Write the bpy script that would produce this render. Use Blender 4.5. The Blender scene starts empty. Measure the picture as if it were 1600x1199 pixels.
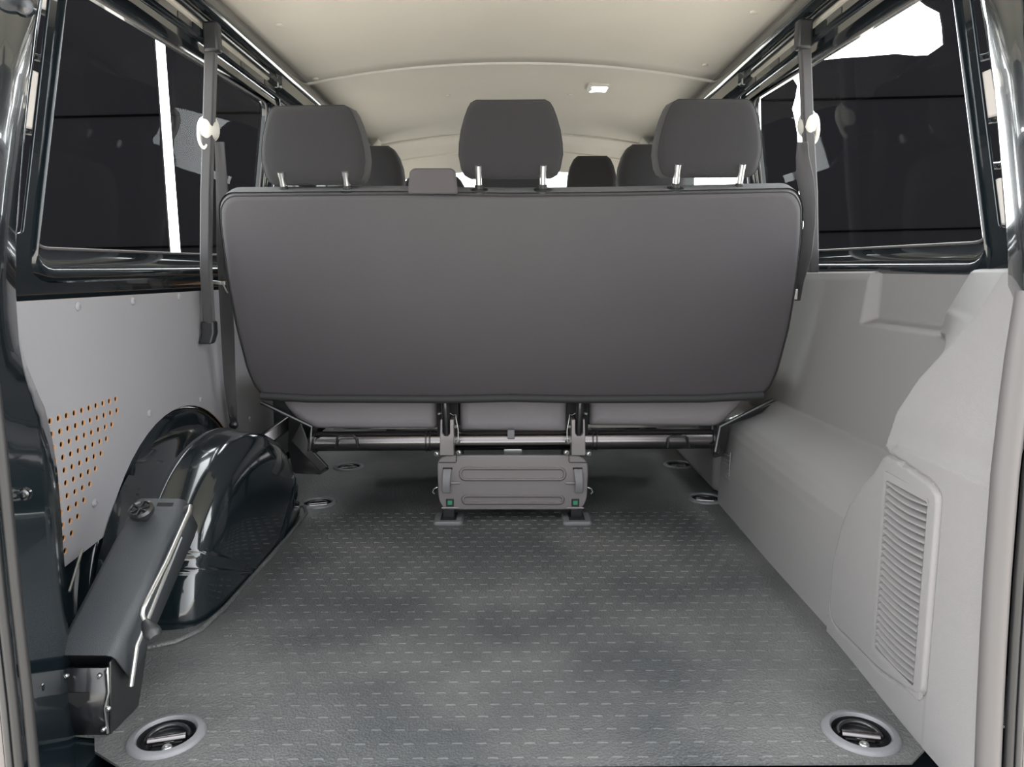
import bpy, bmesh, math, random
from mathutils import Vector, Matrix
from mathutils.geometry import tessellate_polygon
random.seed(7)
S = bpy.context.scene
C = S.collection
PI = math.pi
# ------------------------------------------------------------------ camera, sky, exposure
F_PX = 1150.0; CH = 0.67
pitch = math.atan((599.5 - 430) / F_PX); roll = math.radians(-0.35)
RM = Matrix.Rotation(PI/2 - pitch, 3, 'X') @ Matrix.Rotation(roll, 3, 'Z')
cam = bpy.data.cameras.new('camera'); co = bpy.data.objects.new('camera', cam); C.objects.link(co)
cam.sensor_width = 36; cam.lens = 36 * F_PX / 1600; cam.clip_start = 0.02
co.matrix_world = Matrix.Translation((0, 0, CH)) @ RM.to_4x4()
S.camera = co
S.view_settings.view_transform = 'Standard'; S.view_settings.look = 'None'
S.view_settings.gamma = 1; S.view_settings.use_curve_mapping = False
S.view_settings.exposure = 1.30
w = bpy.data.worlds.new('sky'); S.world = w; w.use_nodes = True
nt = w.node_tree; bg = nt.nodes['Background']
tc = nt.nodes.new('ShaderNodeTexCoord'); sx = nt.nodes.new('ShaderNodeSeparateXYZ')
mr = nt.nodes.new('ShaderNodeMapRange'); mr.inputs[1].default_value = -1; mr.inputs[2].default_value = 1
mr.inputs[3].default_value = .80; mr.inputs[4].default_value = 3.4
nt.links.new(tc.outputs['Generated'], sx.inputs[0]); nt.links.new(sx.outputs['Y'], mr.inputs[0])
x2 = nt.nodes.new('ShaderNodeMath'); x2.operation = 'MULTIPLY'; nt.links.new(sx.outputs['X'], x2.inputs[0]); nt.links.new(sx.outputs['X'], x2.inputs[1])
ad = nt.nodes.new('ShaderNodeMath'); ad.operation = 'MULTIPLY_ADD'; ad.inputs[1].default_value = 1.5; nt.links.new(x2.outputs[0], ad.inputs[0]); nt.links.new(mr.outputs[0], ad.inputs[2])
nt.links.new(ad.outputs[0], bg.inputs[1])
bg.inputs[0].default_value = (0.95, 0.98, 1.0, 1)

sd = bpy.data.lights.new('sun', 'SUN'); sd.energy = 2.5; sd.angle = math.radians(12); sd.color = (1, .96, .90)
so = bpy.data.objects.new('sun', sd); C.objects.link(so); so.location = (0, 6, 12); so.rotation_euler = (math.radians(-20), 0, 0)

def P(px, py, **k):
    """point of the place seen at a photo position, at a known X, Y or Z"""
    d = RM @ Vector(((px - 800) / F_PX, -(py - 599.5) / F_PX, -1)); o = Vector((0, 0, CH))
    (a, v), = k.items(); i = 'XYZ'.index(a); t = (v - o[i]) / d[i]
    return o + d * t
def PP(px, py, p0, n):
    d = RM @ Vector(((px - 800) / F_PX, -(py - 599.5) / F_PX, -1)); o = Vector((0, 0, CH))
    return o + d * ((p0 - o).dot(n) / d.dot(n))
def lin(t, keys):
    if t <= keys[0][0]: return keys[0][1]
    for (a, va), (b, vb) in zip(keys, keys[1:]):
        if t <= b: return va + (vb - va) * (t - a) / (b - a)
    return keys[-1][1]
def srgb(r, g, b):
    f = lambda c: (c/255/12.92) if c/255 <= .04045 else ((c/255+.055)/1.055)**2.4
    return (f(r), f(g), f(b), 1)
# ------------------------------------------------------------------ materials
def mat(name, col, rough=.5, metal=0, coat=0, noise=None, bump=None, spec=.5, var=0, sheen=0, speck=0, crough=.03):
    m = bpy.data.materials.new(name); m.use_nodes = True; t = m.node_tree; b = t.nodes['Principled BSDF']
    b.inputs['Base Color'].default_value = (*col[:3], 1); b.inputs['Roughness'].default_value = rough
    b.inputs['Metallic'].default_value = metal; b.inputs['Specular IOR Level'].default_value = spec
    b.inputs['Coat Weight'].default_value = coat; b.inputs['Coat Roughness'].default_value = crough
    b.inputs['Sheen Weight'].default_value = sheen
    tcn = t.nodes.new('ShaderNodeTexCoord')
    if var:
        n = t.nodes.new('ShaderNodeTexNoise'); n.inputs['Scale'].default_value = 5; n.inputs['Detail'].default_value = 5
        t.links.new(tcn.outputs['Object'], n.inputs['Vector'])
        mx = t.nodes.new('ShaderNodeMix'); mx.data_type = 'RGBA'
        mx.inputs[6].default_value = (*[c*(1-var) for c in col[:3]], 1); mx.inputs[7].default_value = (*[min(1, c*(1+var)) for c in col[:3]], 1)
        t.links.new(n.outputs[0], mx.inputs[0]); t.links.new(mx.outputs[2], b.inputs['Base Color'])
        src = mx.outputs[2]
    else: src = None
    if speck:
        v = t.nodes.new('ShaderNodeTexVoronoi'); v.inputs['Scale'].default_value = 42
        t.links.new(tcn.outputs['Object'], v.inputs['Vector'])
        lt = t.nodes.new('ShaderNodeMath'); lt.operation = 'LESS_THAN'; lt.inputs[1].default_value = speck
        t.links.new(v.outputs['Distance'], lt.inputs[0])
        m2 = t.nodes.new('ShaderNodeMix'); m2.data_type = 'RGBA'; m2.inputs[7].default_value = (.35, .37, .37, 1)
        if src: t.links.new(src, m2.inputs[6])
        else: m2.inputs[6].default_value = (*col[:3], 1)
        t.links.new(lt.outputs[0], m2.inputs[0]); t.links.new(m2.outputs[2], b.inputs['Base Color'])
    if bump:
        kind, sc, st = bump
        n = t.nodes.new('ShaderNodeTexNoise' if kind == 'noise' else 'ShaderNodeTexVoronoi'); n.inputs['Scale'].default_value = sc
        t.links.new(tcn.outputs['Object'], n.inputs['Vector'])
        bp = t.nodes.new('ShaderNodeBump'); bp.inputs['Strength'].default_value = st; bp.inputs['Distance'].default_value = .002
        t.links.new(n.outputs[0], bp.inputs['Height']); t.links.new(bp.outputs[0], b.inputs['Normal'])
    return m
M = {}
M['paint'] = mat('black_body_paint', (.006, .010, .013), .14, coat=1, speck=.018)
M['paint_clean'] = mat('black_gloss_enamel', (.005, .007, .009), .16, coat=1)
M['paint_satin'] = mat('black_satin_enamel', (.012, .013, .014), .3, coat=.5)
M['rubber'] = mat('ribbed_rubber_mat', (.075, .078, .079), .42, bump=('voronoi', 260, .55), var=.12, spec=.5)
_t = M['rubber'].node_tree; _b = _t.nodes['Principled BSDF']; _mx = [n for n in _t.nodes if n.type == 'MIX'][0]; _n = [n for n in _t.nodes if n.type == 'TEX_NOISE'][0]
_n.inputs['Scale'].default_value = 3.2; _n.inputs['Detail'].default_value = 3     # broad lighter and darker mottling over the mat
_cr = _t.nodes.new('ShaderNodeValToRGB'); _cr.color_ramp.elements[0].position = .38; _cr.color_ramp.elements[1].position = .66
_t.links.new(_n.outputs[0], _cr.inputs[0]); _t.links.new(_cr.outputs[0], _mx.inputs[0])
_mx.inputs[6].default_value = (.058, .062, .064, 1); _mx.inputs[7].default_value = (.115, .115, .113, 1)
M['plastic'] = mat('grey_grained_plastic', (.205, .197, .198), .55, bump=('noise', 900, .25), var=.03, spec=.35)
M['plastic_dark'] = mat('black_grained_plastic', (.040, .045, .051), .5, bump=('noise', 900, .4))
M['black_plastic'] = mat('black_plastic', (.02, .021, .023), .42)
M['ring_plastic'] = mat('dark_grey_plastic_bezel', (.15, .15, .16), .42, bump=('noise', 700, .2))
M['liner'] = mat('beige_headliner', (.66, .62, .545), .9, bump=('noise', 500, .25), var=.05)
M['cream'] = mat('cream_plastic', (.62, .60, .55), .5)
M['pad'] = mat('beige_foam_pad', (.60, .56, .53), .8)
M['fabric'] = mat('charcoal_seat_fabric', (.045, .044, .047), .85, bump=('noise', 1300, .5), var=.10, sheen=.15)
M['fabric_head'] = mat('dark_headrest_fabric', (.0225, .021, .0235), .88, bump=('noise', 1300, .6), var=.06, sheen=.12)
M['vinyl'] = mat('charcoal_back_cover', (.057, .0525, .058), .62, bump=('noise', 900, .25), var=.10, sheen=.1)
M['cushion'] = mat('mauve_grey_cushion_fabric', (.225, .212, .225), .9, bump=('noise', 900, .4), var=.05)
M['outlet'] = mat('grey_brown_fabric', (.082, .074, .078), .85, bump=('noise', 900, .4))
M['seam'] = mat('dark_piping', (.02, .02, .022), .7)
M['ply'] = mat('grey_coated_plywood', (.265, .26, .275), .5, bump=('noise', 300, .15), var=.05, spec=.4)
M['wood'] = mat('bare_plywood_edge', (.62, .34, .17), .7)
M['dark'] = mat('dark_cavity_paint', (.006, .006, .007), .8)
M['chrome'] = mat('chrome', (.9, .9, .9), .28, metal=1)
M['zinc'] = mat('zinc_plated_steel', (.55, .56, .55), .32, metal=1)
M['tube'] = mat('black_chromed_tube', (.20, .19, .195), .22, metal=1)
M['plate'] = mat('brown_grey_painted_plate', (.17, .155, .16), .38, coat=.4, var=.12)
M['blacksteel'] = mat('black_steel', (.012, .012, .014), .3, coat=.4)
M['webbing'] = mat('black_webbing', (.045, .042, .046), .6, bump=('noise', 1200, .6), sheen=.2)
M['green'] = mat('green_indicator', (.03, .22, .12), .4)
M['grommet'] = mat('grey_door_seal', (.085, .078, .078), .5)
M['sealdark'] = mat('dark_door_seal', (.012, .0115, .012), .5)
M['flange'] = mat('taupe_painted_flange', (.17, .15, .145), .45)
M['clad'] = mat('black_wall_cladding', (.0034, .0033, .0043), .95, spec=.05)
M['joint'] = mat('black_joint', (.0006, .0006, .0006), 1, spec=0)
M['ground'] = mat('pale_concrete_yard', (.55, .52, .47), .9, var=.1)
M['frost'] = mat('frosted_lamp_lens', (.8, .8, .8), .4)
b_ = M['frost'].node_tree.nodes['Principled BSDF']; b_.inputs['Emission Color'].default_value = (1, .98, .95, 1); b_.inputs['Emission Strength'].default_value = 1.5
g = bpy.data.materials.new('window_glass'); g.use_nodes = True; t = g.node_tree; t.nodes.clear()
o_ = t.nodes.new('ShaderNodeOutputMaterial'); mx = t.nodes.new('ShaderNodeMixShader'); tr = t.nodes.new('ShaderNodeBsdfTransparent')
gl = t.nodes.new('ShaderNodeBsdfGlossy'); fr = t.nodes.new('ShaderNodeMath'); lw = t.nodes.new('ShaderNodeLayerWeight'); lw.inputs[0].default_value = .5; pw = t.nodes.new('ShaderNodeMath'); pw.operation = 'POWER'; pw.inputs[1].default_value = 5; gl.inputs['Roughness'].default_value = .02
tr.inputs[0].default_value = (.93, .95, .94, 1); fr.operation = 'MULTIPLY_ADD'; fr.inputs[1].default_value = .30; fr.inputs[2].default_value = .005; t.links.new(lw.outputs['Facing'], pw.inputs[0]); t.links.new(pw.outputs[0], fr.inputs[0])
t.links.new(fr.outputs[0], mx.inputs[0]); t.links.new(tr.outputs[0], mx.inputs[1]); t.links.new(gl.outputs[0], mx.inputs[2]); t.links.new(mx.outputs[0], o_.inputs[0])
M['glass'] = g
# ------------------------------------------------------------------ mesh helpers (world coordinates throughout)
class MB:
    def __init__(s): s.v = []; s.f = []; s.mi = []; s.cur = 0
    def add(s, V, Fc):
        n = len(s.v); s.v += [Vector(p) for p in V]; s.f += [tuple(i + n for i in f) for f in Fc]; s.mi += [s.cur] * len(Fc); return s
    def box(s, a, b):
        (x0, y0, z0), (x1, y1, z1) = a, b
        return s.add([(x0,y0,z0),(x1,y0,z0),(x1,y1,z0),(x0,y1,z0),(x0,y0,z1),(x1,y0,z1),(x1,y1,z1),(x0,y1,z1)],
                     [(0,3,2,1),(4,5,6,7),(0,1,5,4),(1,2,6,5),(2,3,7,6),(3,0,4,7)])
    def loft(s, loops, closed=True, cap0=True, cap1=True):
        n = len(loops[0]); V = [p for l in loops for p in l]; Fc = []
        for i in range(len(loops) - 1):
            for j in range(n if closed else n - 1):
                k = (j + 1) % n; Fc.append((i*n + j, i*n + k, (i+1)*n + k, (i+1)*n + j))
        if closed and cap0: Fc.append(tuple(reversed(range(n))))
        if closed and cap1: Fc.append(tuple((len(loops)-1)*n + j for j in range(n)))
        return s.add(V, Fc)
    def tube(s, pts, r, seg=12, cap=True):
        pts = [Vector(p) for p in pts]; loops = []; up = None
        rs = r if isinstance(r, (list, tuple)) else [r] * len(pts)
        for i, p in enumerate(pts):
            d = (pts[min(i+1, len(pts)-1)] - pts[max(i-1, 0)]).normalized()
            if up is None: up = d.orthogonal().normalized()
            u = (up - d * up.dot(d))
            u = u.normalized() if u.length > 1e-6 else d.orthogonal().normalized()
            up = u; v = d.cross(u)
            loops.append([p + (u*math.cos(a) + v*math.sin(a)) * rs[i] for a in [2*PI*k/seg for k in range(seg)]])
        return s.loft(loops, True, cap, cap)
    def sweep(s, pts, a, b, A, B):
        """rectangular bar along pts; half sizes a along A and b along B"""
        A = Vector(A).normalized(); B = Vector(B).normalized()
        return s.loft([[Vector(p) + A*a*i + B*b*j for i, j in ((-1,-1),(1,-1),(1,1),(-1,1))] for p in pts])
    def extr(s, poly, vec):
        vec = Vector(vec); poly = [Vector(p) for p in poly]
        return s.loft([poly, [p + vec for p in poly]])
    def lathe(s, c, axis, prof, seg=24, cap0=True, cap1=True):
        """prof: (radius, height along axis)"""
        c = Vector(c); ax = Vector(axis).normalized(); u = ax.orthogonal().normalized(); v = ax.cross(u)
        return s.loft([[c + ax*h + (u*math.cos(q) + v*math.sin(q))*r for q in [2*PI*k/seg for k in range(seg)]] for r, h in prof], True, cap0, cap1)
    def tess(s, loops, fn):
        """flat area with holes given in 2D, mapped by fn(a, b) -> 3D"""
        T = tessellate_polygon([[Vector((a, b, 0)) for a, b in l] for l in loops])
        return s.add([fn(a, b) for l in loops for a, b in l], [tuple(f) for f in T])
    def build(s, name, m, parent=None, origin=None, bevel=0, seg=2, subs=0, sharp=40, solid=0, label=None, offset=0):
        me = bpy.data.meshes.new(name)
        if origin is None:
            if parent is not None: origin = Vector(parent['_o'])
            else:
                n = len(s.v); origin = Vector((sum(p.x for p in s.v)/n, sum(p.y for p in s.v)/n, min(p.z for p in s.v)))
        origin = Vector(origin)
        me.from_pydata([p - origin for p in s.v], [], s.f)
        for mm in (m if isinstance(m, (list, tuple)) else [m]): me.materials.append(mm)
        me.polygons.foreach_set('material_index', s.mi)
        bm = bmesh.new(); bm.from_mesh(me); bmesh.ops.recalc_face_normals(bm, faces=bm.faces); bm.to_mesh(me); bm.free()
        me.polygons.foreach_set('use_smooth', [True]*len(me.polygons)); me.set_sharp_from_angle(angle=math.radians(sharp))
        o = bpy.data.objects.new(name, me); C.objects.link(o); o['_o'] = tuple(origin)
        if parent is not None:
            o.parent = parent; o.location = origin - Vector(parent['_o'])
        else: o.location = origin
        if solid:
            md = o.modifiers.new('solid', 'SOLIDIFY'); md.thickness = solid; md.offset = offset
        if bevel:
            md = o.modifiers.new('bevel', 'BEVEL'); md.width = bevel; md.segments = seg; md.limit_method = 'ANGLE'; md.angle_limit = math.radians(35); md.harden_normals = False
        if subs:
            md = o.modifiers.new('sub', 'SUBSURF'); md.levels = subs; md.render_levels = subs
        if label: o['label'] = label
        return o
def thing(name, label, cat, loc, group=None):
    o = bpy.data.objects.new(name, None); C.objects.link(o); o.location = loc; o['_o'] = tuple(loc)
    o.empty_display_size = .05; o['label'] = label; o['category'] = cat
    if group: o['group'] = group
    return o
def tag(o, label, cat, group=None, kind=None):
    o['label'] = label; o['category'] = cat
    if group: o['group'] = group
    if kind: o['kind'] = kind
    return o
def struct(o, label=None):
    o['kind'] = 'structure'
    if label: o['label'] = label
    return o
def copy_tree(o, loc=None, parent=None):
    c = o.copy(); C.objects.link(c)
    if parent is not None: c.parent = parent
    if loc is not None: c.location = loc
    for ch in list(o.children): copy_tree(ch, None, c)
    return c
def circ(cx, cy, r, n, ph=0): return [(cx + r*math.cos(2*PI*k/n + ph), cy + r*math.sin(2*PI*k/n + ph)) for k in range(n)]
def rrect(x0, y0, x1, y1, r, n=6):
    out = []
    for cx, cy, a in ((x1-r, y1-r, 0), (x0+r, y1-r, PI/2), (x0+r, y0+r, PI), (x1-r, y0+r, 3*PI/2)):
        out += [(cx + r*math.cos(a + PI/2*k/n), cy + r*math.sin(a + PI/2*k/n)) for k in range(n+1)]
    return out
def round_poly(pts, r, n=6):
    out = []; N = len(pts)
    for i in range(N):
        p = Vector(pts[i]); a = Vector(pts[i-1]) - p; b = Vector(pts[(i+1) % N]) - p
        rr = r[i] if isinstance(r, (list, tuple)) else r
        rr = min(rr, a.length*.49, b.length*.49); s0 = p + a.normalized()*rr; s1 = p + b.normalized()*rr
        for k in range(n+1):
            t = k/n; out.append(tuple(s0*(1-t)**2 + p*2*t*(1-t) + s1*t*t))
    return out
def inset(loop, d):
    """offset a closed 2D loop inwards by d (loop counter-clockwise or not)"""
    n = len(loop); area = sum(loop[i][0]*loop[(i+1) % n][1] - loop[(i+1) % n][0]*loop[i][1] for i in range(n))
    sg = 1 if area > 0 else -1; out = []
    for i in range(n):
        a = Vector(loop[i-1]); b = Vector(loop[i]); c = Vector(loop[(i+1) % n])
        k = 1
        while (b - a).length < 1e-5: k += 1; a = Vector(loop[i-k])
        k = 1
        while (c - b).length < 1e-5: k += 1; c = Vector(loop[(i+k) % n])
        e1 = (b - a).normalized(); e2 = (c - b).normalized()
        n1 = Vector((-e1.y, e1.x))*sg; n2 = Vector((-e2.y, e2.x))*sg
        m_ = (n1 + n2)
        m_ = m_.normalized() if m_.length > 1e-6 else n1
        q = b + m_ * d / max(.5, m_.dot(n1)); out.append((q.x, q.y))
    return out
def shr(loop, d):
    """shrink a convex loop towards its middle by d"""
    xs = [p[0] for p in loop]; ys = [p[1] for p in loop]; cx = (min(xs)+max(xs))/2; cy = (min(ys)+max(ys))/2
    kx = 1 - d/((max(xs)-min(xs))/2); ky = 1 - d/((max(ys)-min(ys))/2)
    return [(cx + (x-cx)*kx, cy + (y-cy)*ky) for x, y in loop]
# ------------------------------------------------------------------ yard and dark cladding outside
mb = MB(); mb.add([(-40,-30,-.55),(40,-30,-.55),(40,40,-.55),(-40,40,-.55)], [(0,1,2,3)])
struct(mb.build('ground', M['ground']), 'pale concrete yard around the van')
WY = 7.0
def clad(poly, joints, name, label):
    pts = [P(x, y, Y=WY) for x, y in poly]
    pts = [Vector((p.x, WY, max(p.z, -.55))) for p in pts]
    m = MB(); m.extr(pts, (0, .03, 0)); o = m.build(name, M['clad'], sharp=20)
    tag(o, label, 'wall', 'black cladding outside the windows')
    for (x0, y0), (x1, y1) in joints:
        a = P(x0, y0, Y=WY-.004); b = P(x1, y1, Y=WY-.004); m = MB()
        m.sweep([a, b], .006, .009, (0,1,0), (0,0,1)); m.build('panel_joint', M['joint'], o)
clad([(-260,-140),(238,-140),(240,55),(264.5,394),(288,760),(-260,760)], [((-200,190),(249,179.5)),((-200,396),(264,386))], 'cladding_wall', 'black panelled wall outside left rear window, section nearer the rear pillar')
clad([(255,-140),(560,-140),(560,760),(312,760),(282,394),(257,60)], [((267,179),(555,173)),((282,386),(555,379))], 'cladding_wall', 'black panelled wall outside left rear window, section behind the belt post')
clad([(1190,150),(1200,141),(1222,128),(1234,120),(1240,124),(1246,134),(1243,152),(1238,170),(1242,186),(1246,210),(1247,260),(1249,330),(1252,760),(1190,760)],
     [((1190,157),(1240,156)),((1190,365),(1250,363))], 'cladding_wall', 'narrow black panel seen between right headrest and right belt post')
clad([(1268,96),(1310,91),(1355,88),(1400,84),(1430,87),(1450,86),(1465,76),(1476,68),(1474,40),(1470,18),(1450,8),(1432,-6),(1420,-140),(1900,-140),(1900,760),(1268,760)],
     [((1268,156),(1880,141)),((1268,363),(1880,348))], 'cladding_wall', 'black panelled wall with ragged white gap above, outside right rear window')
# ------------------------------------------------------------------ floor with rubber mat, ring wells cut in
RINGS = [(-.512,.998),(.510,.996),(-.580,2.118),(.580,2.139),(-.580,2.535),(.590,2.540)]
mb = MB()
outer = [(-.83,4.9),(-.83,1.03),(-.62,1.0),(-.60,.965),(-.545,.93),(.55,.93),(.585,.96),(.60,1.0),(.83,1.02),(.83,4.9)]
mb.tess([outer] + [circ(x, y, .042, 20)[::-1] for x, y in RINGS], lambda a, b: (a, b, 0))
edge = [(x, y) for x, y in outer]
mb.loft([[(x, y, 0) for x, y in outer], [(x, y, -.004) for x, y in outer]], True, False, False)
iy = 0; y = .945
while y < 2.03:
    x = -.66 + (.0175 if iy % 2 else 0)
    while x < .62:
        if all((x-rx)**2 + (y-ry)**2 > .062**2 for rx, ry in RINGS) and not (y < .99 and abs(x) > .54) and not (abs(x) > .56 and 1.2 < y < 2.05):
            j = random.uniform(-.0006, .0006); a, b, h = .0082, .0019, .0013
            mb.add([(x-a,y-b+j,0),(x+a,y-b+j,0),(x+a,y+b+j,0),(x-a,y+b+j,0),(x-a+.001,y-b*.3+j,h),(x+a-.001,y-b*.3+j,h),(x+a-.001,y+b*.3+j,h),(x-a+.001,y+b*.3+j,h)],
                   [(4,5,6,7),(0,1,5,4),(1,2,6,5),(2,3,7,6),(3,0,4,7)])
        x += .035
    y += .0325; iy += 1
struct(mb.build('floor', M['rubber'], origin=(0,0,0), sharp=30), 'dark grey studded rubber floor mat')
mb = MB(); mb.box((-.9, .84, -.09), (.9, 4.95, -.045)); mb.box((-.66,.84,-.05),(.66,.925,-.006)); mb.box((-.9,.925,-.045),(-.60,1.05,-.008))
struct(mb.build('trim_1', M['paint'], origin=(0,0,-.05)), 'black painted floor pan and rear sill')
# tie-down rings
def ring():
    t = thing('tie_down_ring', '', 'cargo ring', (0,0,0), 'tie-down rings in the floor')
    m = MB(); m.lathe((0,0,0), (0,0,1), [(.0405,-.02),(.0405,.0035),(.043,.0062),(.050,.0058),(.0535,.003),(.0545,0)], 40, False, False); m.build('bezel', M['ring_plastic'], t, sharp=50)
    m = MB(); m.lathe((0,0,0), (0,0,1), [(.0002,-.021),(.030,-.021),(.0402,-.012),(.0404,.001)], 32, True, False); m.build('cup', M['blacksteel'], t)
    m = MB(); m.box((-.022,-.024,-.020),(.022,.004,-.012)); m.build('bracket', M['paint_satin'], t, bevel=.002)
    m = MB(); m.tube([(-.026,.001,-.006),(.026,.001,-.006)], .0075, 14); m.build('hinge_sleeve', M['tube'], t)
    m = MB(); m.tube([(-.028,.001,-.006)] + [(-.030*math.cos(a), .004+.028*math.sin(a), -.006+.004*math.sin(a)) for a in [PI*k/12 for k in range(13)]] + [(.028,.001,-.006)], .0036, 10); m.build('lashing_loop', M['blacksteel'], t)
    m = MB(); m.lathe((.002,-.014,-.012), (0,0,1), [(.0075,0),(.0075,.004),(.006,.0055),(.003,.0055),(.003,.003)], 12); m.build('bolt', M['zinc'], t)
    return t
r0 = ring()
RL = ['round cargo ring in floor beside the foot of the black jack', 'round cargo ring in floor in near right corner by the grey trim',
      'cargo ring in floor just past the black wheel arch, outside left bench foot', 'cargo ring in floor tucked against far end of grey wheel box',
      'farthest left cargo ring, in shade beneath the bench tube', 'farthest right cargo ring, in shade beneath the bench tube']
for i, (x, y) in enumerate(RINGS):
    o = r0 if i == 0 else copy_tree(r0)
    o.location = (x, y, 0); o.rotation_euler.z = [.25, -.2, .3, -.3, .3, -.3][i]; o['label'] = RL[i]
# ------------------------------------------------------------------ body sides
YF = 4.45
def XW(z): return lin(z, [(0,.85),(.55,.845),(.65,.835),(.69,.822),(1.22,.735),(1.24,.73)])
def yedge(z): return lin(z, [(.722,1.298),(1.175,1.334)])
def ring_(ins): return [(max(y, yedge(z) + ins*.33), min(z, 1.228)) for y, z in inset(WIN, ins)]
WIN = round_poly([(1.298,.722),(2.42,.735),(2.40,1.205),(1.334,1.175)], [.055,.05,.04,.04], 8)
WIN2 = round_poly([(2.60,.74),(3.52,.74),(3.50,1.20),(2.60,1.20)], .05, 6)
WIN3 = round_poly([(3.78,.74),(4.40,.74),(4.32,1.17),(3.78,1.19)], .04, 6)
SLOT = round_poly([(1.150,.742),(1.252,.742),(1.290,1.20),(1.17,1.20)], .010, 4)
def side(sg, nm):
    f = lambda a, b: (sg*XW(b), a, b)
    root = None
    m = MB()
    outerb = [(.98,.650),(YF,.650),(YF,1.235),(.98,1.235)]
    holes = [ring_(-.062), inset(WIN2, -.03), inset(WIN3, -.03), SLOT]
    if True:
        # band with openings, lower wall below it
        m.tess([outerb] + [[(y, min(z, 1.228)) for y, z in h[::-1]] for h in holes], f)
        m.loft([[(sg*XW(z), y, z) for y in (.98, YF)] for z in (-.04, .1, .3, .55, .60, .63, .650)], False)
    # outer skin so the shell is closed behind the openings' returns
    root = struct(m.build('wall_' + nm, M['paint'], origin=(sg*.86, 1, 0), sharp=50), 'black painted steel body side of the van')
    # window surround: stepped flanges of rear side window
    m = MB(); lp = []
    for ins, dx in ((-.062,0),(-.057,-.004),(-.050,-.0075),(-.043,-.007),(-.037,-.001),(-.033,.010),(-.029,.016),(-.004,.024),(0,.023),(.001,.034)):
        lp.append([Vector((sg*(XW(z)+dx), y, z)) for y, z in (ring_(ins) if ins < 0 else inset(WIN, ins))])
    m.loft(lp, True, False, False); m.build('window_surround', M['paint'], root, sharp=60)
    m = MB(); m.tube([Vector((sg*(XW(z)+.020), y, z)) for y, z in WIN + WIN[:1]], .003, 8, False); m.build('window_seal', M['grommet'], root)
    for W in (WIN2, WIN3):
        m = MB(); m.loft([[Vector((sg*(XW(z)+dx), y, z)) for y, z in inset(W, ins)] for ins, dx in ((-.03,0),(-.025,-.005),(-.015,.01),(0,.02))], True, False, False); m.build('window_surround', M['paint'], root, sharp=60)
    # slot through rear pillar with pads behind
    m = MB(); m.loft([[Vector((sg*(XW(z)+dx), y, z)) for y, z in inset(SLOT, ins)] for ins, dx in ((0,0),(.0015,.002),(.002,.004))], True, False, False); m.build('pillar_slot_edge', M['paint'], root, sharp=60)
    # bright rolled edge between window and rear pillar
    return root
wl = side(-1, 'left'); wr = side(1, 'right')
# beams above the windows
def header(sg, root):
    def run(sec, y0, y1, name, m_, sharp=40, y1l=None):
        m = MB(); m.loft([[(sg*x, y, z) for x, z in sec] for y in (y0, (y0+y1)/2, y1)], False); return m.build(name, m_, root, sharp=sharp)
    run([(.71,1.345),(.700,1.330),(.690,1.322),(.690,1.300),(.694,1.285),(.703,1.276),(.715,1.276)], .98, YF, 'roof_beam', M['paint'], 60)
    run([(.715,1.276),(.735,1.279),(.760,1.279)], .98, YF, 'beam_flange', M['paint_clean'])
    run([(.722,1.281),(.722,1.272),(.728,1.268),(.734,1.272),(.734,1.281)], .98, 2.46, 'beam_lip', M['paint_satin'], 60)
    run([(.731,1.290),(.735,1.266),(.742,1.263),(.775,1.252),(.785,1.240)], .98, 2.36, 'headliner_edge', M['liner'], 60)
    run([(.765,1.238),(.748,1.240),(.731,1.243),(.727,1.248),(.722,1.246),(.722,1.228),(.727,1.224),(.735,1.222),(.735,1.2)], .98, YF, 'window_rail', M['paint'], 40)
    m = MB()
    for k in range(6): # raised clip plates on the rail
        y = 1.32 + k*.19; m.box((sg*.7205, y, 1.229) if sg > 0 else (-.7225, y, 1.229), (sg*.7225 if sg > 0 else -.7205, y+.07+(k % 2)*.03, 1.243))
    m.build('clip_plate', M['paint_satin'], root, bevel=.0008)
    m = MB(); m.box((min(sg*.70, sg*.78), 2.36, 1.232), (max(sg*.70, sg*.78), YF, 1.30)); m.build('beam_end', M['paint'], root, bevel=.012)
header(-1, wl); header(1, wr)
# outer skins of the body (seen only through slots and from outside) and rear pillar pads
for sg, root in ((-1, wl), (1, wr)):
    m = MB(); 
    for a, b in ((3.55, 3.75),):
        m.box((min(sg*.80, sg*.86), a, .7), (max(sg*.80, sg*.86), b, 1.26))
    m.build('outer_pillar', M['paint'], root)
    for ya, yb in ([(-60,45),(118,208)] if sg < 0 else [(-60,22),(118,192),(277,352)]):
        px = lambda y_: (lin(y_, [(0,75),(160,42),(340,30)]) if sg < 0 else lin(y_, [(0,1525),(155,1547),(330,1568)]))
        za, zb = P(px(ya), ya, X=sg*.80).z, P(px(yb), yb, X=sg*.82).z; pz, ph = (za+zb)/2, za-zb
        m = MB(); lo = [Vector((sg*(XW(z)+.005), y, z)) for y, z in rrect(1.12, pz-ph/2, 1.290 - (.02 if pz < .9 else 0), pz+ph/2, .012, 5)]
        m.extr(lo, (sg*.02, 0, 0)); m.build('foam_pad', M['pad'], root, bevel=.004)
        for zz in (pz-ph/2-.012, pz+ph/2+.012):
            m = MB(); m.tube([Vector((sg*(XW(zz)+.009), 1.12, zz-.008)), Vector((sg*(XW(zz)+.009), 1.285, zz+.012))], .006, 8); m.build('pillar_rib', M['paint_clean'], root)
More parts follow.
